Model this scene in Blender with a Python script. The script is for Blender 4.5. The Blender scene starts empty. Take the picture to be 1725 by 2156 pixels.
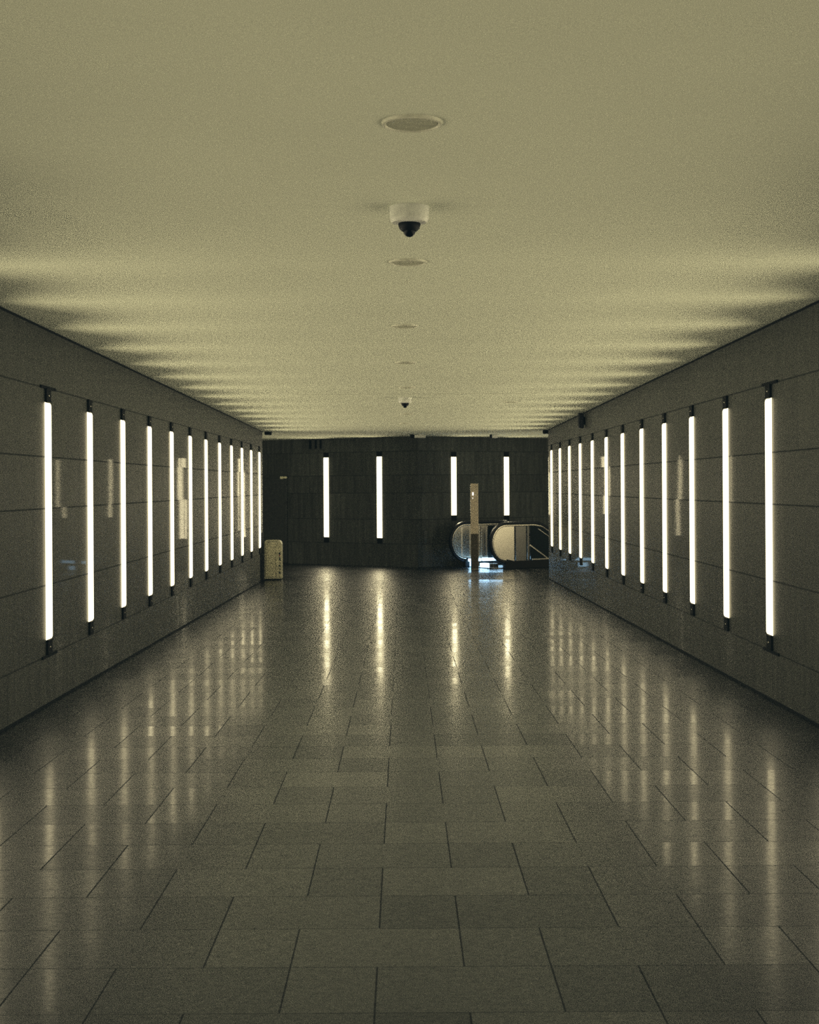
import bpy, bmesh, math, random
from mathutils import Vector, Matrix
random.seed(7)
SC = bpy.context.scene
COL = SC.collection

# ---------------------------------------------------------------- camera frame
W, H, F = 1725.0, 2156.0, 2900.0
VPX, VPY, ROLL = 849.9, 1022.8, 0.0060
EYE = 1.60
XL, XR = -2.81, 2.89            # corridor wall planes
Y_NEAR, Y_END = -12.0, 27.45    # corridor extent
ZT, ZB = EYE + .672, EYE - 1.193    # luminous ends of the wall lights
LY0, LSTEP = 10.86, 1.45            # first visible light, spacing
Z_LOBBY, ZC_LOBBY = -.235, 2.715

def zfloor(y):
    if y < Y_END: return -.0101 * y
    if y < 29: return -.0101 * Y_END + (Z_LOBBY + .0101 * Y_END) * (y - Y_END) / (29 - Y_END)
    return Z_LOBBY
def zceil(y):
    return 2.96 - .0094 * y if y < Y_END else ZC_LOBBY + (2.96 - .0094 * Y_END - ZC_LOBBY) * max(0, 1 - (y - Y_END) / 1.5)

def at(px, py, Y):
    """photo pixel at depth Y -> world point"""
    U, V = px - VPX, py - VPY
    c, s = math.cos(ROLL), math.sin(ROLL)
    u, v = c * U - s * V, s * U + c * V
    return Vector((u * Y / F, Y, EYE - v * Y / F))

cam_d = bpy.data.cameras.new('camera')
cam = bpy.data.objects.new('camera', cam_d)
COL.objects.link(cam)
cam_d.sensor_fit = 'VERTICAL'
cam_d.sensor_height = 36.0
cam_d.sensor_width = 36.0 * W / H
cam_d.lens = F * 36.0 / H
cam_d.shift_x = (W / 2 - VPX) / H
cam_d.shift_y = -(H / 2 - VPY) / H
cam_d.clip_start, cam_d.clip_end = .05, 200
cam.matrix_world = Matrix.Translation((0, 0, EYE)) @ Matrix.Rotation(math.radians(90), 4, 'X') @ Matrix.Rotation(-ROLL, 4, 'Z')
SC.camera = cam

# ---------------------------------------------------------------- node helpers
class NT:
    def __init__(s, name):
        s.m = bpy.data.materials.new(name); s.m.use_nodes = True
        s.t = s.m.node_tree; s.t.nodes.clear()
        s.out = s.t.nodes.new('ShaderNodeOutputMaterial')
    def n(s, typ, **kw):
        nd = s.t.nodes.new(typ)
        for k, v in kw.items(): setattr(nd, k, v)
        return nd
    def set(s, sock, v):
        if isinstance(v, bpy.types.NodeSocket): s.t.links.new(v, sock)
        elif v is not None: sock.default_value = v
    def math(s, op, a, b=None, c=None):
        nd = s.n('ShaderNodeMath', operation=op)
        for i, v in enumerate((a, b, c)):
            if v is not None: s.set(nd.inputs[i], v)
        return nd.outputs[0]
    def vmath(s, op, a, b=None, scale=None):
        nd = s.n('ShaderNodeVectorMath', operation=op)
        s.set(nd.inputs[0], a)
        if b is not None: s.set(nd.inputs[1], b)
        if scale is not None: s.set(nd.inputs['Scale'], scale)
        return nd.outputs[0]
    def pos(s):
        g = s.n('ShaderNodeNewGeometry'); return g.outputs['Position'], g.outputs['Normal']
    def sep(s, v):
        nd = s.n('ShaderNodeSeparateXYZ'); s.set(nd.inputs[0], v); return nd.outputs
    def comb(s, x, y, z):
        nd = s.n('ShaderNodeCombineXYZ')
        for i, v in enumerate((x, y, z)): s.set(nd.inputs[i], v)
        return nd.outputs[0]
    def noise(s, vec, scale, detail=3, rough=.55):
        nd = s.n('ShaderNodeTexNoise'); s.set(nd.inputs['Vector'], vec)
        nd.inputs['Scale'].default_value = scale; nd.inputs['Detail'].default_value = detail
        nd.inputs['Roughness'].default_value = rough
        return nd.outputs[0], nd.outputs[1]
    def white(s, vec):
        nd = s.n('ShaderNodeTexWhiteNoise', noise_dimensions='3D'); s.set(nd.inputs['Vector'], vec)
        return nd.outputs[0], nd.outputs[1]
    def ramp(s, fac, stops, mode='LINEAR'):
        nd = s.n('ShaderNodeValToRGB'); s.set(nd.inputs[0], fac)
        cr = nd.color_ramp; cr.interpolation = mode
        while len(cr.elements) > 1: cr.elements.remove(cr.elements[-1])
        for i, (p, c) in enumerate(stops):
            e = cr.elements[0] if i == 0 else cr.elements.new(p)
            e.position = p; e.color = (*c, 1) if len(c) == 3 else c
        return nd.outputs[0]
    def mapr(s, v, a, b, c, d):
        nd = s.n('ShaderNodeMapRange'); s.set(nd.inputs[0], v)
        for i, x in enumerate((a, b, c, d)): s.set(nd.inputs[i + 1], x)
        return nd.outputs[0]
    def mixc(s, f, a, b, mode='MIX'):
        nd = s.n('ShaderNodeMix', data_type='RGBA', blend_type=mode)
        s.set(nd.inputs[0], f)
        for sock, v in ((nd.inputs[6], a), (nd.inputs[7], b)):
            if isinstance(v, tuple) and len(v) == 3: v = (*v, 1)
            s.set(sock, v)
        return nd.outputs[2]
    def scalec(s, col, f):
        return s.vmath('SCALE', col, scale=f)
    def principled(s, color, rough=.5, metal=0., spec=.5, normal=None, emis=None, estr=0., coat=0., crough=.1, ior=None, cior=1.3):
        p = s.n('ShaderNodeBsdfPrincipled')
        if isinstance(color, tuple) and len(color) == 3: color = (*color, 1)
        s.set(p.inputs['Base Color'], color); s.set(p.inputs['Roughness'], rough)
        s.set(p.inputs['Metallic'], metal); s.set(p.inputs['Specular IOR Level'], spec)
        s.set(p.inputs['Coat Weight'], coat); p.inputs['Coat IOR'].default_value = cior
        if ior: p.inputs['IOR'].default_value = ior; s.set(p.inputs['Coat Roughness'], crough)
        if normal is not None: s.set(p.inputs['Normal'], normal); s.set(p.inputs['Coat Normal'], normal)
        if emis: p.inputs['Emission Color'].default_value = (*emis, 1); p.inputs['Emission Strength'].default_value = estr
        s.t.links.new(p.outputs[0], s.out.inputs[0])
        return s.m

def simple(name, col, rough=.5, metal=0., spec=.5, var=.12, scale=30.):
    t = NT(name); p, _ = t.pos()
    f, _c = t.noise(p, scale, 4)
    c = t.scalec((col[0], col[1], col[2]), t.mapr(f, .3, .7, 1 - var, 1 + var))
    return t.principled(c, rough, metal, spec)

def emission(name, col, strength):
    t = NT(name)
    e = t.n('ShaderNodeEmission'); e.inputs[0].default_value = (*col, 1); e.inputs[1].default_value = strength
    t.t.links.new(e.outputs[0], t.out.inputs[0])
    return t.m

LIGHT_COL = (1.0, .875, .54)
LIGHT_L = 32.0        # luminance of a bar seen head on
GLOW_L = 4.6           # wide-angle glow of its diffuser

# ---- floor: pale polished stone slabs, rows .423 deep, joints on a .298 grid, every third joint missing
def make_floor_mat():
    t = NT('polished_stone_slabs'); p, nrm = t.pos(); x, y, z = t.sep(p)
    gx, ry = .298, .423
    a = t.math('DIVIDE', t.math('SUBTRACT', x, 1.39), gx)
    r = t.math('DIVIDE', t.math('SUBTRACT', y, 6.41), ry)
    row = t.math('FLOOR', r)
    n = t.math('ROUND', a)
    mod = lambda v: t.math('FLOORED_MODULO', v, 3.0)
    def isgap(j): return t.math('LESS_THAN', mod(t.math('ADD', t.math('ADD', row, j), .25)), .5)
    gap = isgap(n)
    dx = t.math('MULTIPLY', t.math('ABSOLUTE', t.math('SUBTRACT', a, n)), gx)
    dx = t.math('ADD', dx, t.math('MULTIPLY', gap, 1.0))
    fr = t.math('FRACT', r)
    dy = t.math('MULTIPLY', t.math('MINIMUM', fr, t.math('SUBTRACT', 1.0, fr)), ry)
    vj = t.mapr(dx, .0016, .0042, 1.0, 0.0)
    hj = t.mapr(dy, .0016, .0045, .5, 0.0)
    joint = t.math('MAXIMUM', vj, hj)
    c = t.math('FLOOR', a)
    cid = t.math('SUBTRACT', c, isgap(c))
    idv = t.comb(cid, row, 3.0)
    rnd, rcol = t.white(idv)
    rnd2, rcol2 = t.white(t.comb(cid, row, 9.0))
    f1, _ = t.noise(t.vmath('MULTIPLY', p, (1.0, 3.0, 1.0)), 6.0, 5, .6)
    f2, _ = t.noise(p, 70.0, 3, .6)
    f3, _ = t.noise(p, 260.0, 1, .6)
    tone = t.math('ADD', t.math('MULTIPLY', rnd, .56), .72)
    tone = t.math('MULTIPLY', tone, t.mapr(f1, .3, .7, .74, 1.24))
    tone = t.math('MULTIPLY', tone, t.mapr(f2, .3, .7, .70, 1.30))
    tone = t.math('MULTIPLY', tone, t.mapr(f3, .3, .7, .70, 1.30))
    base = t.mixc(rnd2, (.0058, .0060, .0052), (.0054, .0061, .0056))
    col = t.scalec(base, tone)
    col = t.mixc(t.math('MULTIPLY', joint, .62), col, (.008, .008, .007))
    rough = t.math('ADD', t.math('MULTIPLY', rnd2, .07), .33)
    rough = t.math('ADD', rough, t.mapr(f1, .3, .7, -.02, .03))
    rough = t.math('ADD', rough, t.math('MULTIPLY', joint, .4))
    tilt = t.vmath('MULTIPLY', t.vmath('SUBTRACT', rcol, (.5, .5, .5)), (.003, .005, 0.0))
    wob, wcol = t.noise(p, 2.2, 2)
    tilt2 = t.vmath('MULTIPLY', t.vmath('SUBTRACT', wcol, (.5, .5, .5)), (.0012, .0012, 0.0))
    nn = t.vmath('NORMALIZE', t.vmath('ADD', nrm, t.vmath('ADD', tilt, tilt2)))
    crough = t.math('ADD', t.math('MULTIPLY', rnd2, .08), t.math('ADD', .09, t.math('MULTIPLY', joint, .4)))
    f4, _ = t.noise(t.vmath('MULTIPLY', p, (1.0, 1.6, 1.0)), 24.0, 3, .6)
    cw = t.math('MULTIPLY', t.mapr(f2, .3, .7, .36, .17), t.mapr(f3, .3, .7, 1.2, .8))
    cw = t.math('MULTIPLY', cw, t.mapr(f4, .32, .68, 1.2, .72))
    cw = t.math('MULTIPLY', cw, t.mapr(f1, .3, .7, .85, 1.12))
    cw = t.math('MULTIPLY', cw, t.mapr(rnd, 0.0, 1.0, .78, 1.15))
    cw = t.math('MULTIPLY', cw, t.math('SUBTRACT', 1.0, t.math('MULTIPLY', joint, .6)))
    sp = t.math('MULTIPLY', t.mapr(rnd, 0.0, 1.0, .27, .43), t.mapr(f4, .32, .68, 1.25, .70))
    sp = t.math('MULTIPLY', sp, t.mapr(f2, .3, .7, 1.25, .75))
    sp = t.math('MULTIPLY', sp, t.math('SUBTRACT', 1.0, t.math('MULTIPLY', joint, .5)))
    return t.principled(col, rough, 0, sp, nn, coat=cw, crough=crough, ior=1.48)

# ---- side walls: honed grey stone panels in five uneven courses
def make_wall_mat(name, tint, rough0, spec, courses, pw=1.45, tile_var=.22, streak=.36, coat=.08):
    t = NT(name); p, nrm = t.pos(); x, y, z = t.sep(p)
    along = t.math('ADD', y, t.math('MULTIPLY', x, .0)) if courses != 'back' else x
    zs = [.28, .836, 1.438, 1.844, 2.385]
    zn = t.math('DIVIDE', t.math('ADD', z, 1.0), 5.0)
    stops = [(0.0, (0, 0, 0))] + [((zz + 1) / 5.0, ((i + 1) / 10.0,) * 3) for i, zz in enumerate(zs)]
    k = t.sep(t.ramp(zn, stops, 'CONSTANT'))[0]
    k = t.math('ROUND', t.math('MULTIPLY', k, 10.0))
    dz = None
    for zz in zs:
        d = t.math('ABSOLUTE', t.math('SUBTRACT', z, zz))
        dz = d if dz is None else t.math('MINIMUM', dz, d)
    off, _ = t.white(t.comb(k, 2.0, 5.0))
    a = t.math('DIVIDE', t.math('ADD', along, t.math('MULTIPLY', off, 1.45)), pw)
    fr = t.math('FRACT', a)
    da = t.math('MULTIPLY', t.math('MINIMUM', fr, t.math('SUBTRACT', 1.0, fr)), pw)
    side = t.math('GREATER_THAN', x, 0.0)
    idv = t.comb(t.math('FLOOR', a), k, side)
    rnd, rcol = t.white(idv)
    hj = t.mapr(dz, .003, .008, .75, 0.0)
    vj = t.mapr(da, .002, .006, .3, 0.0)
    joint = t.math('MAXIMUM', hj, vj)
    sv = t.vmath('MULTIPLY', t.vmath('ADD', p, t.vmath('MULTIPLY', rcol, (7., 7., 7.))), (14.0, 14.0, .9))
    s1, _ = t.noise(sv, 1.0, 4, .6)
    s2, _ = t.noise(t.vmath('MULTIPLY', p, (60., 60., 14.)), 1.0, 3, .6)
    s3, _ = t.noise(p, 190.0, 1)
    tone = t.math('ADD', t.math('MULTIPLY', rnd, tile_var), 1 - tile_var / 2)
    tone = t.math('MULTIPLY', tone, t.mapr(s1, .3, .7, 1 - streak, 1 + streak))
    tone = t.math('MULTIPLY', tone, t.mapr(s2, .3, .7, .74, 1.26))
    tone = t.math('MULTIPLY', tone, t.mapr(s3, .3, .7, .74, 1.26))
    col = t.scalec(tint, tone)
    col = t.mixc(joint, col, (.008, .009, .009))
    rough = t.math('ADD', rough0, t.math('MULTIPLY', t.mapr(s1, .3, .7, -.03, .05), 1.0))
    rough = t.math('ADD', rough, t.math('MULTIPLY', joint, .4))
    tl = t.vmath('MULTIPLY', t.vmath('SUBTRACT', rcol, (.5, .5, .5)), (0.0, .004, .002) if courses != 'back' else (.01, 0, .006))
    wob, wcol = t.noise(p, 1.6, 2)
    tl2 = t.vmath('MULTIPLY', t.vmath('SUBTRACT', wcol, (.5, .5, .5)), (0.0, .0015, .0015))
    nn = t.vmath('NORMALIZE', t.vmath('ADD', nrm, t.vmath('ADD', tl, tl2)))
    crough = t.math('ADD', .12, t.math('MULTIPLY', rnd, .07))
    return t.principled(col, rough, 0, spec, nn, coat=coat, crough=crough, cior=1.13)

def make_ceiling_mat():
    t = NT('painted_plaster_ceiling'); p, _ = t.pos(); x, y, z = t.sep(p)
    f1, _ = t.noise(p, .5, 3)
    f2, _ = t.noise(p, 330.0, 1, .7)
    tone = t.math('MULTIPLY', t.mapr(f1, .3, .7, .96, 1.04), t.mapr(f2, .3, .7, .78, 1.22))
    col = t.scalec((.69, .725, .63), tone)
    d = t.math('ABSOLUTE', t.math('SUBTRACT', y, 17.9))
    inx = t.math('LESS_THAN', t.math('ABSOLUTE', t.math('SUBTRACT', x, .2)), 1.6)
    j = t.math('MULTIPLY', t.mapr(d, .02, .06, .35, 0.0), inx)
    col = t.mixc(j, col, (.2, .2, .15))
    return t.principled(col, .85, 0, .2)

M = {}
M['floor'] = make_floor_mat()
M['wall'] = make_wall_mat('honed_stone_panels', (.042, .0435, .037), .50, .22, 'side')
M['back'] = make_wall_mat('dark_granite_panels', (.062, .066, .060), .6, .2, 'back', pw=.9, tile_var=.35, streak=.4, coat=0.)
M['ceiling'] = make_ceiling_mat()
M['gap'] = simple('black_shadow_gap', (.006, .007, .008), .8, 0, .1)  # black for the painted shade strips and for some real black parts
M['front'] = emission('lamp_face_glow', (1.0, .87, .53), GLOW_L)
M['front'].cycles.emission_sampling = 'NONE'
M['side'] = emission('lamp_edge_glow', (1.0, .90, .70), 1.5)
M['bracket'] = simple('dark_bronze_metal', (.004, .004, .004), .7, 0, .1)
M['screw'] = simple('bare_screw_metal', (.5, .48, .42), .3, 1.0)
M['white'] = simple('white_plastic', (.80, .82, .80), .45)
M['black'] = simple('black_plastic', (.002, .002, .004), .5, 0, .15)
M['smoke'] = simple('smoked_dome_plastic', (.001, .001, .004), .25, 0, .12)
M['lens'] = simple('downlight_frosted_cover', (.44, .45, .36), .4)
M['ring'] = simple('downlight_ring_paint', (.68, .69, .60), .4)
M['steel'] = simple('satin_stainless_steel', (.60, .57, .50), .34, 1.0, var=.06, scale=8)
M['dsteel'] = simple('dull_dark_steel', (.16, .155, .14), .38, .9, var=.06, scale=8)
M['rubber'] = simple('black_rubber', (.004, .004, .006), .4, 0, .3)
M['cladding'] = simple('dark_brown_cladding', (.010, .009, .007), .7, 0, .15)
M['glass'] = simple('dark_tinted_glass', (.010, .013, .013), .08, 0, .5)
M['blue'] = emission('blue_white_strip_glow', (.25, .58, 1.0), 14.0)
M['blue2'] = emission('pale_strip_glow', (.42, .72, 1.0), 11.0)
M['post'] = simple('beige_satin_metal', (.62, .54, .42), .38, .25, var=.08, scale=6)
M['post_low'] = simple('dark_brown_metal_panel', (.075, .062, .042), .45, .3)  # dark reflection on the lower post, put into the colour
M['cab'] = simple('pale_beige_enamel', (.66, .63, .44), .45, var=.1, scale=18)
M['cab2'] = simple('beige_enamel_edge', (.54, .52, .37), .45)
M['ink'] = simple('dark_green_ink', (.010, .022, .020), .5)
M['red'] = simple('dull_red_ink', (.28, .05, .04), .5)
M['plate'] = simple('grey_plate_metal', (.05, .052, .05), .5, .3)
M['door'] = simple('dark_painted_door', (.038, .041, .038), .5, var=.2, scale=12)
M['closer'] = simple('pale_metal_closer', (.85, .85, .62), .4, .0)

# ---------------------------------------------------------------- mesh helpers
def link(name, bm, mat, parent=None, smooth=False):
    bmesh.ops.recalc_face_normals(bm, faces=bm.faces)
    me = bpy.data.meshes.new(name); bm.to_mesh(me); bm.free()
    for m in (mat if isinstance(mat, (list, tuple)) else [mat]): me.materials.append(m)
    if smooth:
        for pl in me.polygons: pl.use_smooth = True
        try: me.set_sharp_from_angle(angle=math.radians(40))
        except Exception: pass
    o = bpy.data.objects.new(name, me); COL.objects.link(o)
    if parent: o.parent = parent
    return o
def box(bm, x0, x1, y0, y1, z0, z1, bevel=0, seg=2):
    b = bmesh.new()
    bmesh.ops.create_cube(b, size=1.0)
    for v in b.verts:
        v.co = Vector(((x0 + x1) / 2 + v.co.x * (x1 - x0), (y0 + y1) / 2 + v.co.y * (y1 - y0), (z0 + z1) / 2 + v.co.z * (z1 - z0)))
    if bevel: bmesh.ops.bevel(b, geom=b.edges[:], offset=bevel, segments=seg, profile=.5, affect='EDGES')
    join(bm, b)
def join(bm, b):
    me = bpy.data.meshes.new('tmp'); b.to_mesh(me); b.free(); bm.from_mesh(me); bpy.data.meshes.remove(me)
def lathe(bm, prof, seg=40):
    """prof: list of (r, z); spun about z"""
    rings = []
    for r, z in prof:
        if r < 1e-6: rings.append([bm.verts.new((0, 0, z))])
        else: rings.append([bm.verts.new((r * math.cos(2 * math.pi * i / seg), r * math.sin(2 * math.pi * i / seg), z)) for i in range(seg)])
    for A, B in zip(rings, rings[1:]):
        for i in range(seg):
            j = (i + 1) % seg
            q = [A[i % len(A)], A[j % len(A)], B[j % len(B)], B[i % len(B)]]
            u = []
            for v in q:
                if v not in u: u.append(v)
            if len(u) > 2: bm.faces.new(u)
def prism(bm, pts, axis, d0, d1, bevel=0):
    """extrude 2-D outline. axis 'y': pts are (x,z); axis 'x': pts are (y,z)"""
    b = bmesh.new()
    mk = (lambda p, d: (p[0], d, p[1])) if axis == 'y' else (lambda p, d: (d, p[0], p[1]))
    A = [b.verts.new(mk(p, d0)) for p in pts]; B = [b.verts.new(mk(p, d1)) for p in pts]
    b.faces.new(A); b.faces.new(B[::-1])
    n = len(pts)
    for i in range(n): b.faces.new((A[i], A[(i + 1) % n], B[(i + 1) % n], B[i]))
    bmesh.ops.recalc_face_normals(b, faces=b.faces)
    if bevel: bmesh.ops.bevel(b, geom=[e for e in b.edges if e.calc_face_angle(0) > .6], offset=bevel, segments=2, affect='EDGES')
    join(bm, b)
def sweep(bm, path, w, h, seg=10, n=4.0):
    """superellipse section (w across local y, h in the path plane) swept along an xz path"""
    pts = [Vector((p[0], p[1], p[2])) for p in path]
    rings = []
    for i, p in enumerate(pts):
        t = (pts[min(i + 1, len(pts) - 1)] - pts[max(i - 1, 0)]).normalized()
        s = Vector((0, 1, 0)); u = t.cross(s).normalized()
        ring = []
        for k in range(seg):
            a = 2 * math.pi * k / seg + math.pi / seg
            c, d = math.cos(a), math.sin(a)
            ring.append(bm.verts.new(p + s * (w / 2) * math.copysign(abs(c) ** (2 / n), c) + u * (h / 2) * math.copysign(abs(d) ** (2 / n), d)))
        rings.append(ring)
    for A, B in zip(rings, rings[1:]):
        for k in range(seg): bm.faces.new((A[k], A[(k + 1) % seg], B[(k + 1) % seg], B[k]))
    bm.faces.new(rings[0]); bm.faces.new(rings[-1][::-1])

def tag(o, label, cat, group=None):
    o['label'] = label; o['category'] = cat
    if group: o['group'] = group
    return o
def thing(name, label, cat, loc, rotz=0., group=None):
    o = bpy.data.objects.new(name, None); COL.objects.link(o)
    o.empty_display_size = .1
    o.location = loc; o.rotation_euler = (0, 0, rotz)
    return tag(o, label, cat, group)
def struct(name, bm, mat, parent=None):
    o = link(name, bm, mat, parent)
    if not parent: o['kind'] = 'structure'
    return o
def dup(root, loc, rotz, label, group=None):
    r = root.copy(); COL.objects.link(r); r.location = loc; r.rotation_euler = (0, 0, rotz)
    r['label'] = label
    if group: r['group'] = group
    for ch in list(root.children):
        c = ch.copy(); COL.objects.link(c); c.parent = r
        for g in list(ch.children):
            d = g.copy(); COL.objects.link(d); d.parent = c
    return r

# ---------------------------------------------------------------- the setting
CX, CY = .32, 31.0                 # the corner of the wedge-shaped back wall
SL, SR = .62, .62
XO = 9.0
def yback(x): return CY + (SL * (CX - x) if x < CX else SR * (x - CX))

def sheet(xs_at, ys, zf, thick):
    """slab that follows zf(y): xs_at(y) -> (x0, x1)"""
    bm = bmesh.new(); top = []; bot = []
    for y in ys:
        x0, x1 = xs_at(y)
        top.append([bm.verts.new((x, y, zf(y))) for x in (x0, x1)])
        bot.append([bm.verts.new((x, y, zf(y) + thick)) for x in (x0, x1)])
    for i in range(len(ys) - 1):
        bm.faces.new((top[i][0], top[i][1], top[i + 1][1], top[i + 1][0]))
        bm.faces.new((bot[i][0], bot[i + 1][0], bot[i + 1][1], bot[i][1]))
        bm.faces.new((top[i][0], top[i + 1][0], bot[i + 1][0], bot[i][0]))
        bm.faces.new((top[i][1], bot[i][1], bot[i + 1][1], top[i + 1][1]))
    bm.faces.new((top[0][0], bot[0][0], bot[0][1], top[0][1]))
    bm.faces.new((top[-1][0], top[-1][1], bot[-1][1], bot[-1][0]))
    return bm
ys = [Y_NEAR - .2, 0, 10, 20, Y_END, 28.95, 29.0, 38.0]
struct('floor', sheet(lambda y: (-XO, XO), ys, zfloor, -.3), M['floor'])
struct('ceiling', sheet(lambda y: (-XO, XO), ys, zceil, .3), M['ceiling'])

bm = bmesh.new(); box(bm, XL - .45, XL, Y_NEAR, Y_END, -.32, 3.05); struct('wall_left', bm, M['wall'])
bm = bmesh.new(); box(bm, XR, XR + .45, Y_NEAR, Y_END, -.32, 3.05); struct('wall_right', bm, M['wall'])
bm = bmesh.new(); box(bm, -XO, XL - .45, Y_END - .4, Y_END, -.32, 2.9); struct('wall_lobby_left', bm, M['back'])
bm = bmesh.new(); box(bm, XR + .45, XO, Y_END - .4, Y_END, -.32, 2.9); struct('wall_lobby_right', bm, M['back'])
bm = bmesh.new(); box(bm, XL - .45, XR + .45, Y_NEAR - .2, Y_NEAR, -.1, 3.2); struct('wall_near', bm, M['back'])
def plan_slab(pts, z0, z1):
    b = bmesh.new()
    A = [b.verts.new((p[0], p[1], z0)) for p in pts]; B = [b.verts.new((p[0], p[1], z1)) for p in pts]
    b.faces.new(A); b.faces.new(B[::-1])
    for i in range(len(pts)): b.faces.new((A[i], A[(i + 1) % len(pts)], B[(i + 1) % len(pts)], B[i]))
    return b
struct('wall_back_left', plan_slab([(CX, CY), (-XO, yback(-XO)), (-XO, yback(-XO) + .5), (CX, CY + .5)], -.32, 2.9), M['back'])
struct('wall_back_right', plan_slab([(CX, CY), (CX, CY + .5), (XO, yback(XO) + .5), (XO, yback(XO))], -.32, 2.9), M['back'])
bm = bmesh.new(); box(bm, -XO - .2, -XO, Y_END - .4, 38, -.32, 2.9); struct('wall_far_left', bm, M['back'])
bm = bmesh.new(); box(bm, XO, XO + .2, Y_END - .4, 38, -.32, 2.9); struct('wall_far_right', bm, M['back'])

# black strips painting in the shade where the side walls meet ceiling and floor
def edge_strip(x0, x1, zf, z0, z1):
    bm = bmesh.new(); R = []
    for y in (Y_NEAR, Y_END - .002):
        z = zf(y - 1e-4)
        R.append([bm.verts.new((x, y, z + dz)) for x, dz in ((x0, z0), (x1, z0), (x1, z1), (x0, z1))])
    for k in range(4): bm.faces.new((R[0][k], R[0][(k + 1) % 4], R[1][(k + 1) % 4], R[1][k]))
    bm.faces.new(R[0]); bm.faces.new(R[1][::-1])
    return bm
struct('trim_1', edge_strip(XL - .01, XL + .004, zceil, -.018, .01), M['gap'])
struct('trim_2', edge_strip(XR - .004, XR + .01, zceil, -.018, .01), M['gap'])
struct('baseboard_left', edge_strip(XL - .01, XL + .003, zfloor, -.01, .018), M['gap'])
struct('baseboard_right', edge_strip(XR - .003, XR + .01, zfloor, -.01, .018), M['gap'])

# door at the left end of the back wall
def on_left_back(px):            # x on the left back wall seen at photo column px
    u = (px - VPX) / F
    y = (CY + SL * CX) / (1 + SL * u); return u * y, y
def on_right_back(px):
    u = (px - VPX) / F
    y = (CY - SR * CX) / (1 - SR * u); return u * y, y
ang_l = math.atan2(-SL, 1.0); ang_r = math.atan2(SR, 1.0)
dx1, dy1 = on_left_back(603)
dr = bpy.data.objects.new('door_1', None); COL.objects.link(dr)
dr.location = (dx1, dy1, Z_LOBBY); dr.rotation_euler = (0, 0, ang_l); dr['kind'] = 'structure'
DH = at(595, 1004.5, dy1).z - Z_LOBBY
bm = bmesh.new(); box(bm, -1.05, -.02, -.035, .005, .01, DH - .02, .004); link('door_leaf', bm, M['door'], dr)
bm = bmesh.new()
box(bm, -1.12, -1.05, -.05, .02, 0, DH + .05, .004); box(bm, -.02, .04, -.05, .02, 0, DH + .05, .004); box(bm, -1.05, -.02, -.05, .02, DH - .02, DH + .05, .004)
link('door_frame', bm, M['door'], dr)
bm = bmesh.new(); box(bm, -.11, -.022, -.11, -.05, DH - .045, DH + .015, .01); box(bm, .0, .065, -.10, -.05, DH - .035, DH + .015, .01)
box(bm, -.03, .01, -.09, -.06, DH - .02, DH, .004)
link('door_closer', bm, M['closer'], dr)

# ---------------------------------------------------------------- wall lights
LW, LP, LEN = .125, .019, ZT - ZB
def bar_light_bm(width, proj, length, rad_front):
    """open channel standing out from the wall in +y: two cheeks, end caps and upright louvre blades with rounded outer ends"""
    bm = bmesh.new()
    n = 6; rf = min(rad_front, proj * .95)
    def outline(p, inset):
        r = rf * p / proj
        prof = [(0.0, inset)] + [(p - r + r * math.sin(a), inset + r * 1.6 - r * 1.6 * math.cos(a)) for a in [math.pi / 2 * i / n for i in range(n + 1)]]
        return [(y, z) for y, z in prof + [(y, length - z) for y, z in reversed(prof)]]
    th = .003
    prism(bm, outline(proj, 0), 'x', -width / 2, -width / 2 + th)
    prism(bm, outline(proj, 0), 'x', width / 2 - th, width / 2)
    nb = 4
    for k in range(1, nb + 1):
        x = -width / 2 + th + (width - 2 * th) * k / (nb + 1)
        prism(bm, outline(proj - .004, .002), 'x', x - .0006, x + .0006)
    box(bm, -width / 2 + th, width / 2 - th, 0, .002, .004, length - .004)
    for z0 in (.0, length - .012):
        box(bm, -width / 2 + th, width / 2 - th, 0, proj * .6, z0 + (.004 if z0 == 0 else 0), z0 + (.012 if z0 == 0 else .008))
    return bm
def bracket_bm(top):
    bm = bmesh.new()
    s = 1 if top else -1
    z0, z1 = (0.0, .106) if top else (-.118, 0.0)
    box(bm, -LW / 2 - .004, LW / 2 + .004, 0, .018, min(z0, z1), max(z0, z1), .003)
    zc = s * .006
    box(bm, -LW / 2 - .004, LW / 2 + .004, 0, .022, min(0, s * .014), max(0, s * .014), .003)
    zc = s * .1
    box(bm, -LW / 2 - .008, LW / 2 + .008, 0, .020, min(s * .09, s * .112), max(s * .09, s * .112), .003)
    return bm
def make_light(name, label, loc, rotz, group, length=LEN, screws=True, rail=False, gain=1.0):
    t = thing(name, label, 'wall light', loc, rotz, group)
    link('diffuser', bar_light_bm(LW, LP, length, .018), M['front'], t)
    bar_lamp((0, .0035, length / 2), (0, 1, 0), length - .03, t, gain)
    tb = link('top_bracket', bracket_bm(True), M['bracket'], t); tb.location = (0, 0, length)
    bb = link('bottom_bracket', bracket_bm(False), M['bracket'], t)
    if screws:
        for par in (tb, bb):
            b = bmesh.new()
            bmesh.ops.create_uvsphere(b, u_segments=12, v_segments=6, radius=.009)
            for v in b.verts: v.co = Vector((v.co.x, v.co.y * .5 + .019, v.co.z + (.055 if par is tb else -.06)))
            o = link('screw', b, M['screw'], par, True)
    if rail:
        for zz, par in ((.118, tb), (-.128, bb)):
            b = bmesh.new(); box(b, -.25, .20, 0, .012, zz - .011, zz + .011, .002)
            link('mounting_rail', b, M['gap'], t).location = (0, 0, length if par is tb else 0)
    return t
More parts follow.
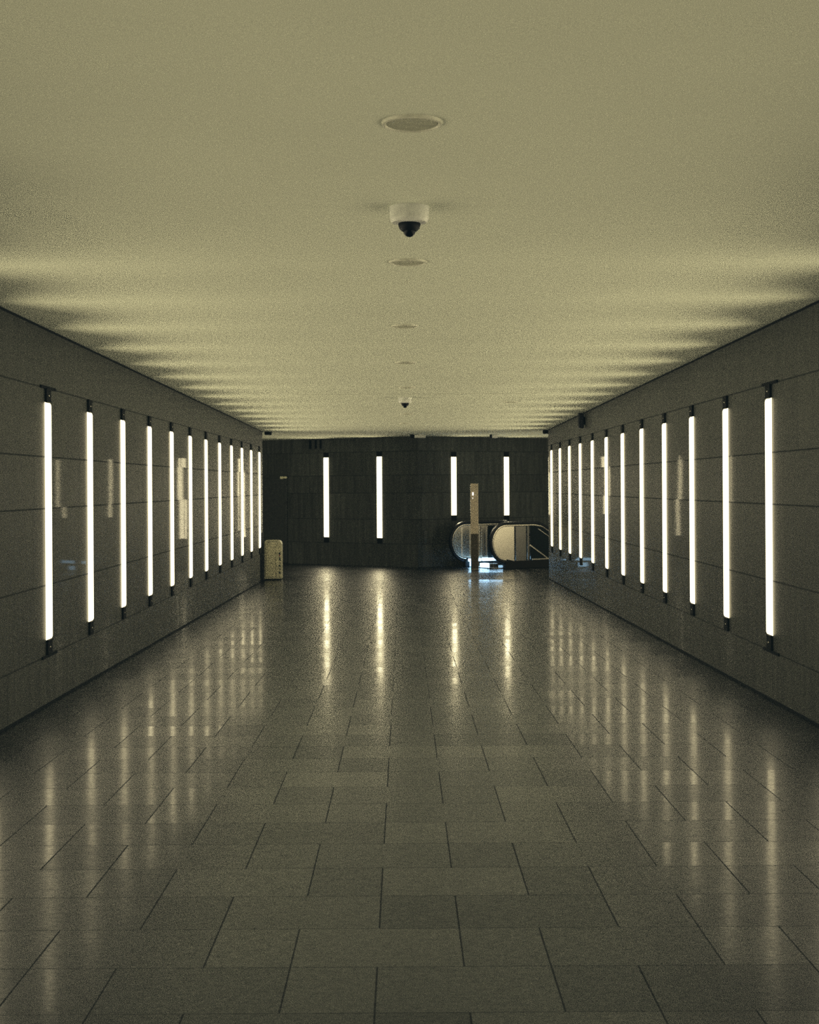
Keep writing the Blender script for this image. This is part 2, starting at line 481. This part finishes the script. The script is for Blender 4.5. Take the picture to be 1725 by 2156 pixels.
def bar_lamp(loc, d, length, parent=None, gain=1.0):
    ld = bpy.data.lights.new('lamp', 'AREA'); ld.shape = 'RECTANGLE'; ld.size = LW * .96; ld.size_y = length
    ld.color = LIGHT_COL; ld.energy = LIGHT_L * math.pi * LW * length * gain
    o = bpy.data.objects.new('lamp', ld); COL.objects.link(o)
    o.rotation_euler = Vector(d).to_track_quat('-Z', 'Y').to_euler(); o.location = loc
    if parent: o.parent = parent
    return o
ords = ['nearest the camera', 'second from the camera', 'third from the camera', 'fourth from the camera', 'fifth from the camera', 'sixth from the camera',
        'seventh from the camera', 'fifth from the far end', 'fourth from the far end', 'third from the far end', 'second from the far end', 'at its far end']
for side, X, rz in (('left', XL, -math.pi / 2), ('right', XR, math.pi / 2)):
    protos = {}
    for i in range(12):
        y = LY0 + LSTEP * i
        grp = 'vertical wall lights along the %s wall' % side
        lab = 'glowing vertical bar light on the %s stone wall, %s' % (side, ords[i])
        kind = 0 if i == 0 else (1 if i < 5 else 2)
        loc = (X + (.0 if side == 'left' else 0), y, ZB)
        if kind not in protos:
            protos[kind] = make_light('wall_light', lab, loc, rz, grp, screws=kind < 2, rail=kind == 0)
        else:
            dup(protos[kind], loc, rz, lab, grp)
# four lights on the wedge-shaped back wall
for px, side, ln, lab in ((687.5, 0, LEN, 'tall glowing bar light on dark back wall, nearest the door'),
                          (799.5, 0, LEN, 'tall glowing bar light on dark back wall, left of its corner'),
                          (955.5, 1, None, 'short glowing bar light on dark back wall above the escalator newel'),
                          (1066.5, 1, None, 'short glowing bar light on dark back wall, nearest the right stone wall')):
    x, y = (on_left_back if side == 0 else on_right_back)(px)
    zt = ZT if side == 0 else at(px, 962, y).z
    zb = ZB if side == 0 else at(px, 1085, y).z
    make_light('wall_light', lab, (x, y, zb), (math.pi + (ang_l if side == 0 else ang_r)), 'bar lights on the back wall', zt - zb, screws=False, gain=1.0)

# the same row goes on past the frame, behind and beside the camera: plain lamps
for k in range(1, 15):
    y = LY0 - LSTEP * k
    if k <= 2:
        for side, X, rz in (('left', XL, -math.pi / 2), ('right', XR, math.pi / 2)):
            nm = 'just outside the frame' if k == 1 else 'beside the camera'
            make_light('wall_light', 'glowing vertical bar light on the %s stone wall, %s' % (side, nm), (X, y, ZB), rz, 'vertical wall lights along the %s wall' % side)
        continue
    for X, rz in ((XL + LP, -1), (XR - LP, 1)):
        bar_lamp((X, y, (ZT + ZB) / 2), (-rz, 0, 0), LEN, None, .5).data.spread = math.radians(125)

for x, z in ((4.6, 1.3), (6.2, 1.3), (7.8, 1.3), (-4.8, 1.3), (-7.0, 1.3)):  # unseen lamps added round the corner to brighten escalator and back wall
    bar_lamp((x, Y_END + .02, z), (0, 1, 0), LEN, None, 1.3).name = 'lobby_lamp'

# ---------------------------------------------------------------- ceiling fittings
def ceil_at(px, py):
    Y = 10.
    for _ in range(40):
        v = (VPY - py) - (px - VPX) * ROLL
        Y = (zceil(Y) - EYE) * F / v if v > 0 else Y
    p = at(px, py, Y); return Vector((p.x, p.y, zceil(p.y)))
def make_downlight(label, loc, group):
    t = thing('ceiling_downlight', label, 'ceiling light', loc, 0, group)
    bm = bmesh.new(); lathe(bm, [(.092, .004), (.094, -.006), (.100, -.011), (.108, -.009), (.113, .004)], 48); link('trim_ring', bm, M['ring'], t, True)
    bm = bmesh.new(); lathe(bm, [(0, -.003), (.05, -.0032), (.08, -.0045), (.093, -.006), (.093, .004)], 48); link('cover', bm, M['lens'], t, True)
    return t
dls = [(868, 258, 'unlit round downlight in ceiling, closest to the camera'),
       (859, 551, 'unlit round downlight in ceiling just beyond the large dome camera'),
       (853, 686, 'unlit round downlight in ceiling, third along the centre line'),
       (855, 763, 'unlit round downlight in ceiling, fourth along the centre line'),
       (857, 815, 'unlit round downlight in ceiling just before the seam'),
       (857, 871, 'unlit round downlight in ceiling just beyond the far dome camera'),
       (853, 891, 'unlit round downlight in ceiling, farthest along the centre line'),
       (1075, 846, 'unlit round downlight in ceiling standing alone right of the centre line')]
d0 = None
for px, py, lab in dls:
    p = ceil_at(px, py)
    if d0 is None: d0 = make_downlight(lab, p, 'unlit ceiling downlights')
    else: dup(d0, p, 0, lab)

def make_dome(label, loc, group):
    t = thing('dome_camera', label, 'security camera', loc, 0, group)
    bm = bmesh.new(); lathe(bm, [(0, .004), (.088, .004), (.092, 0), (.091, -.052), (.088, -.064), (.080, -.073), (.052, -.076), (0, -.076)], 48); link('mount_housing', bm, M['white'], t, True)
    bm = bmesh.new(); lathe(bm, [(.05, -.07), (.0525, -.084), (.046, -.102), (.036, -.112), (0, -.112)], 40); link('collar', bm, M['black'], t, True)
    bm = bmesh.new(); lathe(bm, [(.031 * math.cos(a), -.104 - .036 * math.sin(a)) for a in [math.pi / 2 * i / 10 for i in range(11)]], 40); link('dome', bm, M['smoke'], t, True)
    return t
c0 = make_dome('white dome camera with black lens under the ceiling, near and large', ceil_at(862, 436), 'dome cameras on the ceiling')
dup(c0, ceil_at(853, 837), 0, 'small distant dome camera with black lens under the ceiling past the seam')

def make_bullet(name, label, px, py, Y, length, rad, mats, rotz, group):
    """small box camera: ceiling stem, body and dark hood pointing along local -x"""
    p = at(px, py, Y); zc = zceil(Y)
    t = thing(name, label, 'security camera', p, rotz, group)
    bm = bmesh.new(); box(bm, -length * .35, length * .5, -rad, rad, -rad, rad, rad * .4); link('body', bm, mats[0], t)
    bm = bmesh.new(); box(bm, -length * .62, -length * .30, -rad * 1.15, rad * 1.15, -rad * 1.15, rad * 1.15, rad * .5); link('hood', bm, mats[1], t)
    bm = bmesh.new(); box(bm, length * .1, length * .25, -rad * .4, rad * .4, rad * .8, zc - p.z + .003); box(bm, length * 0, length * .35, -rad * .8, rad * .8, zc - p.z - .012, zc - p.z + .003); link('stem', bm, mats[0], t)
    return t
make_bullet('box_camera', 'black camera under the ceiling at the end of the left wall', 564, 911.5, 27.75, .13, .04, (M['black'], M['black']), 2.4, 'black cameras at the wall ends')
make_bullet('box_camera', 'black camera under the ceiling at the end of the right wall', 1151, 909.5, 27.65, .12, .035, (M['black'], M['black']), .6, 'black cameras at the wall ends')
make_bullet('box_camera', 'white camera with black hood above the back wall corner', 882, 918.5, 29.9, .30, .036, (M['white'], M['black']), 0., 'white cameras before the back wall')
make_bullet('box_camera', 'white camera with black hood above the two short bar lights', 1041, 918.5, 30.2, .16, .036, (M['white'], M['black']), 0., 'white cameras before the back wall')

# column loudspeaker high on the right wall
yS = XR * F / (1232.5 - VPX)
pS = at(1232, 902, yS); zt_ = zceil(yS) - .012
t = thing('loudspeaker', 'dark blue-black column loudspeaker high on the right wall', 'loudspeaker', (XR, yS, pS.z))
hS = zt_ - pS.z
bm = bmesh.new(); box(bm, -.105, -.02, -.06, .06, 0, hS, .012, 3); link('cabinet', bm, simple('blue_black_paint', (.006, .008, .016), .5), t)
bm = bmesh.new(); box(bm, -.109, -.104, -.045, .045, .03, hS - .03, .002); link('grille', bm, M['black'], t)
bm = bmesh.new(); box(bm, -.03, .0, -.03, .03, .06, hS - .06, .004); link('wall_mount', bm, M['bracket'], t)

# three dark slots high on the back wall
xv, yv = on_left_back(666)
t = thing('air_vent', 'dark three-slot air vent high on the back wall, left of the tall lights', 'vent', (xv, yv, at(666, 945, yv).z), ang_l)
hv = at(666, 925.5, yv).z - at(666, 945, yv).z
bm = bmesh.new(); box(bm, -.24, .24, -.006, .004, -.02, hv, .002); link('backing_plate', bm, M['door'], t)
for k, wv in ((-.16, .075), (0, .06), (.14, .06)):
    bm = bmesh.new(); box(bm, k - wv / 2, k + wv / 2, -.012, -.003, .0, hv - .01, .002); link('slot', bm, M['gap'], t)

# small plate low on the back wall
xp, yp = on_right_back(895)
t = thing('control_plate', 'small grey control plate low on the back wall, left of the escalator', 'switch plate', (xp, yp, at(895, 1145, yp).z), ang_r)
hp = at(895, 1117, yp).z - at(895, 1145, yp).z
bm = bmesh.new(); box(bm, -.045, .045, -.02, .003, 0, hp, .006); link('plate', bm, M['plate'], t)
bm = bmesh.new(); box(bm, -.03, .03, -.026, -.018, .03, .11, .004); link('display', bm, simple('teal_display', (.012, .03, .035), .4), t)
bm = bmesh.new(); box(bm, -.022, .022, -.026, -.018, .17, .25, .004); link('button', bm, M['plate'], t)

# ---------------------------------------------------------------- cabinet by the left wall end, corner guard
yC = 27.62
pc0, pc1 = at(557, 1224, yC), at(593, 1224, yC)
wC = pc1.x - pc0.x; hC = at(575, 1137.5, yC).z - zfloor(yC)
t = thing('litter_bin', 'pale beige metal bin with rounded top standing past the left wall end', 'bin', (pc0.x, yC, zfloor(yC)))
def round_top(w0, w1, h0, h1, r):
    pts = [(w0, h0), (w1, h0)]
    for i in range(7):
        a = math.pi / 2 * i / 6; pts.append((w1 - r + r * math.cos(a), h1 - r + r * math.sin(a)))
    for i in range(7):
        a = math.pi / 2 + math.pi / 2 * i / 6; pts.append((w0 + r * .5 + r * .5 * math.cos(a), h1 - r * .5 + r * .5 * math.sin(a)))
    return pts
bm = bmesh.new(); prism(bm, round_top(0, wC, .02, hC, .085), 'y', 0, .30, .006); link('body', bm, M['cab2'], t)
bm = bmesh.new(); box(bm, .03, wC * .60, -.008, .004, .06, hC - .06, .004); link('front_panel', bm, M['cab'], t)
bm = bmesh.new(); box(bm, wC * .68, wC - .015, -.006, .004, .06, hC - .10, .004); sp = link('side_panel', bm, M['cab'], t)
bm = bmesh.new()
for k, (z0, z1, x0, x1) in enumerate(((.50, .56, .84, .95), (.38, .46, .86, .96), (.33, .355, .87, .95), (.26, .31, .85, .95), (.20, .235, .87, .96), (.115, .175, .85, .95))):
    prism(bm, [(wC * x0, z0 + .02), (wC * x1, z0), (wC * x1 - .005, z1 - .012), (wC * x0 + .006, z1)], 'y', -.0085, -.0055)
link('lettering', bm, M['ink'], sp)
bm = bmesh.new(); box(bm, wC * .86, wC * .92, -.0085, -.0055, .475, .505); link('red_mark', bm, M['red'], sp)
bm = bmesh.new(); box(bm, .012, wC - .012, .012, .288, 0, .03); link('plinth', bm, M['gap'], t)

gy0, gy1 = 26.93, Y_END - .002
bm = bmesh.new()
zb_ = zfloor(27.2)
box(bm, XL + .001, XL + .012, gy0, gy1, zb_ + .0, zb_ + .96, .001)
tag(link('corner_guard', bm, M['gap']), 'black corner guard strip on the end of the left wall beside the beige bin', 'corner guard')

# ---------------------------------------------------------------- totem post
yP = 30.0
pb, pt = at(1000, 1195, yP), at(1000, 1018, yP)
wP = 16.5 * yP / F
t = thing('information_post', 'tall slim beige metal post standing before the escalator', 'post', (pb.x, yP, Z_LOBBY))
hP = pt.z - Z_LOBBY
bm = bmesh.new(); box(bm, -wP / 2, wP / 2, -.03, .03, .0, hP, .008, 3); link('column', bm, M['post'], t)
bm = bmesh.new(); box(bm, -wP / 2 + .004, wP / 2 - .008, -.034, -.028, .015, .78, .002); link('lower_panel', bm, M['post_low'], t)  # dark sheet standing in for the dark reflection low on the post
bm = bmesh.new()
box(bm, -.05, -.015, -.036, -.029, hP - .26, hP - .19, .004); bm2 = bmesh.new(); box(bm2, -.045, -.03, -.036, -.029, hP - .33, hP - .305, .003)
M['ind'] = emission('small_white_lamp', (1, .95, .85), 1.3)  # glowing spots stand in for light reflected near the post top
link('indicator_lamp', bm, M['ind'], t); link('indicator_lamp', bm2, M['ind'], t)

# ---------------------------------------------------------------- escalator
TH = math.atan2(SR, 1.0) - .03
yN = 30.05
pN = at(1033, 1140, yN)
esc = thing('escalator', 'steel escalator with black handrails going down beside the dark back wall', 'escalator', (pN.x, yN, Z_LOBBY), TH)
LH, ZH = 1.28, 1.0        # level length, handrail centre height
def rail_path(a0, b, level, down, rx=.40, rz=.43):
    zc = ZH - rz
    P = [(a0 + rx + .16, b, zc - rz)]
    for i in range(17):
        a = -math.pi / 2 - math.pi * i / 16
        P.append((a0 + rx + rx * math.cos(a), b, zc + rz * math.sin(a)))
    P.append((a0 + level - .12, b, ZH))
    for i in range(1, 6):
        f = i / 5; an = math.radians(30) * f
        P.append((a0 + level - .12 + .5 * math.sin(an), b, ZH - .5 * (1 - math.cos(an))))
    x, z = P[-1][0], P[-1][2]
    P.append((x + down * math.cos(math.radians(30)), b, z - down * .5))
    return P
def inset_outline(a0, level, d, rx=.40, rz=.43, z0=.16):
    zc = ZH - rz; pts = []
    for i in range(17):
        a = -math.pi / 2 - math.pi * i / 16
        pts.append((a0 + rx + (rx - d) * math.cos(a), max(z0, zc + (rz - d) * math.sin(a))))
    pts.append((a0 + level, ZH - d)); pts.append((a0 + level, z0))
    return pts
def balustrade(a0, b, level, down, near):
    bm = bmesh.new(); sweep(bm, rail_path(a0, b, level, down), .085, .062); link('handrail', bm, M['rubber'], esc, True)
    bm = bmesh.new(); sweep(bm, [(p[0] + .0, p[1], p[2]) for p in
        [(a0 + .40 + (.40 - .052) * math.cos(-math.pi / 2 - math.pi * i / 16), b, ZH - .43 + (.43 - .052) * math.sin(-math.pi / 2 - math.pi * i / 16)) for i in range(17)]]
        + [(a0 + level - .12, b, ZH - .052), (a0 + level + .10, b, ZH - .085), (a0 + level + .10 + down * .8, b, ZH - .085 - down * .46)], .05, .042)
    link('handrail_guide', bm, M['steel'], esc, True)
    split = .62 if near else level
    pts = inset_outline(a0, split, .072)
    bm = bmesh.new(); prism(bm, pts, 'y', b - .012, b + .012); link('balustrade_panel', bm, M['steel'], esc)
    if near:
        z1 = ZH - .072
        bm = bmesh.new(); box(bm, a0 + split + .045, a0 + split + .32, b - .012, b + .012, .16, z1, .003); link('balustrade_panel', bm, M['dsteel'], esc)
        bm = bmesh.new(); box(bm, a0 + split + .36, a0 + split + .40, b - .012, b + .012, .16, z1, .003); link('mullion', bm, M['dsteel'], esc)
        bm = bmesh.new(); prism(bm, [(a0 + split + .44, .16), (a0 + split + .44, z1), (a0 + level + .05, z1), (a0 + level + 1.0, z1 - .52), (a0 + level + 1.0, .16)], 'y', b - .008, b + .008)
        link('glass_panel', bm, M['glass'], esc)
        s0 = (a0 + split + .42, .50)
        bm = bmesh.new(); sweep(bm, [(s0[0], b - .02, s0[1]), (s0[0] + .25, b - .02, s0[1] - .16), (s0[0] + .52, b - .02, .17)], .03, .035); link('lower_rail', bm, M['steel'], esc)
        bm = bmesh.new(); sweep(bm, [(a0 + level - .02, b - .02, .86), (a0 + level + .35, b - .02, .64), (a0 + level + .9, b - .02, .33)], .025, .022); link('middle_rail', bm, M['steel'], esc)
        bm = bmesh.new(); sweep(bm, [(s0[0] + .04, b - .03, .185), (a0 + level + .9, b - .03, .185)], .03, .03); link('sill', bm, M['steel'], esc)
balustrade(0, 0, LH, 1.1, True)
FB, FA = 1.12, -.33
balustrade(FA, FB, LH + .3, 1.0, False)
for nm, a0, b in (('near', 0, 0), ('far', FA, FB)):
    bm = bmesh.new(); box(bm, a0 + .36, 2.35, b - .06, b + .06, 0.0, .165, .006); link('base_cladding', bm, M['cladding'], esc)
bm = bmesh.new(); box(bm, .10, 1.6, .08, FB - .08, 0.0, .018, .003); link('floor_plate', bm, M['dsteel'], esc)
# end panel seen through the gap between the balustrades
bm = bmesh.new(); box(bm, FA + .80, FA + .98, FB - .05, FB - .016, .17, ZH - .08, .012); link('newel_panel', bm, M['steel'], esc)
bm = bmesh.new(); box(bm, FA + 1.0, FA + 1.40, FB - .03, FB - .014, .17, ZH - .08, .003); link('dark_panel', bm, M['glass'], esc)
# lit strips at the foot of the far balustrade and at the comb
bm = bmesh.new(); box(bm, FA + .43, FA + .76, FB - .10, FB - .064, .125, .185, .003); box(bm, FA + .80, FA + 1.36, FB - .10, FB - .064, .125, .185, .003)
link('skirt_light', bm, M['blue2'], esc)
bm = bmesh.new()
box(bm, .115, .245, .52, .60, .018, .105, .006); box(bm, .275, .30, .50, .62, .018, .10, .006)
link('comb_light', bm, M['blue2'], esc)
bm = bmesh.new(); box(bm, .30, .56, .52, .60, .018, .088, .008); link('comb_plate', bm, M['steel'], esc)
bm = bmesh.new(); box(bm, FA + .44, FA + .475, FB - .14, FB - .11, .018, .125, .003); link('skirt_light', bm, M['blue'], esc)

# ---------------------------------------------------------------- world and film response
w = bpy.data.worlds.new('world'); SC.world = w; w.use_nodes = True
bgn = w.node_tree.nodes.get('Background')
bgn.inputs[0].default_value = (.02, .025, .03, 1); bgn.inputs[1].default_value = .2
vs = SC.view_settings
vs.view_transform = 'Standard'; vs.look = 'None'; vs.exposure = 0.0; vs.gamma = 1.0
try:
    vs.use_curve_mapping = True
    cm = vs.curve_mapping
    for ci, pts in ((0, ((0, .0030), (.05, .0475), (.3, .302), (1, 1))), (1, ((0, .0055), (.05, .0515), (.3, .301), (1, 1))), (2, ((0, .0062), (.05, .0565), (.3, .297), (1, 1)))):
        c = cm.curves[ci]
        c.points[0].location = pts[0]; c.points[-1].location = pts[-1]
        for q in pts[1:-1]: c.points.new(*q)
    cm.update()
except Exception as e: print('curves', e)
SC.cycles.use_denoising = False
try: SC.cycles.sampling_pattern = 'BLUE_NOISE'
except Exception: pass
SC.cycles.filter_width = 2.1
SC.cycles.max_bounces = 3
SC.cycles.diffuse_bounces = 3
SC.cycles.glossy_bounces = 2
SC.cycles.sample_clamp_indirect = 2.0
SC.cycles.sample_clamp_direct = 5.0
SC.cycles.use_adaptive_sampling = True
SC.cycles.adaptive_threshold = .02
SC.cycles.use_auto_tile = False
SC.cycles.time_limit = 1050        # safety net on a slow machine
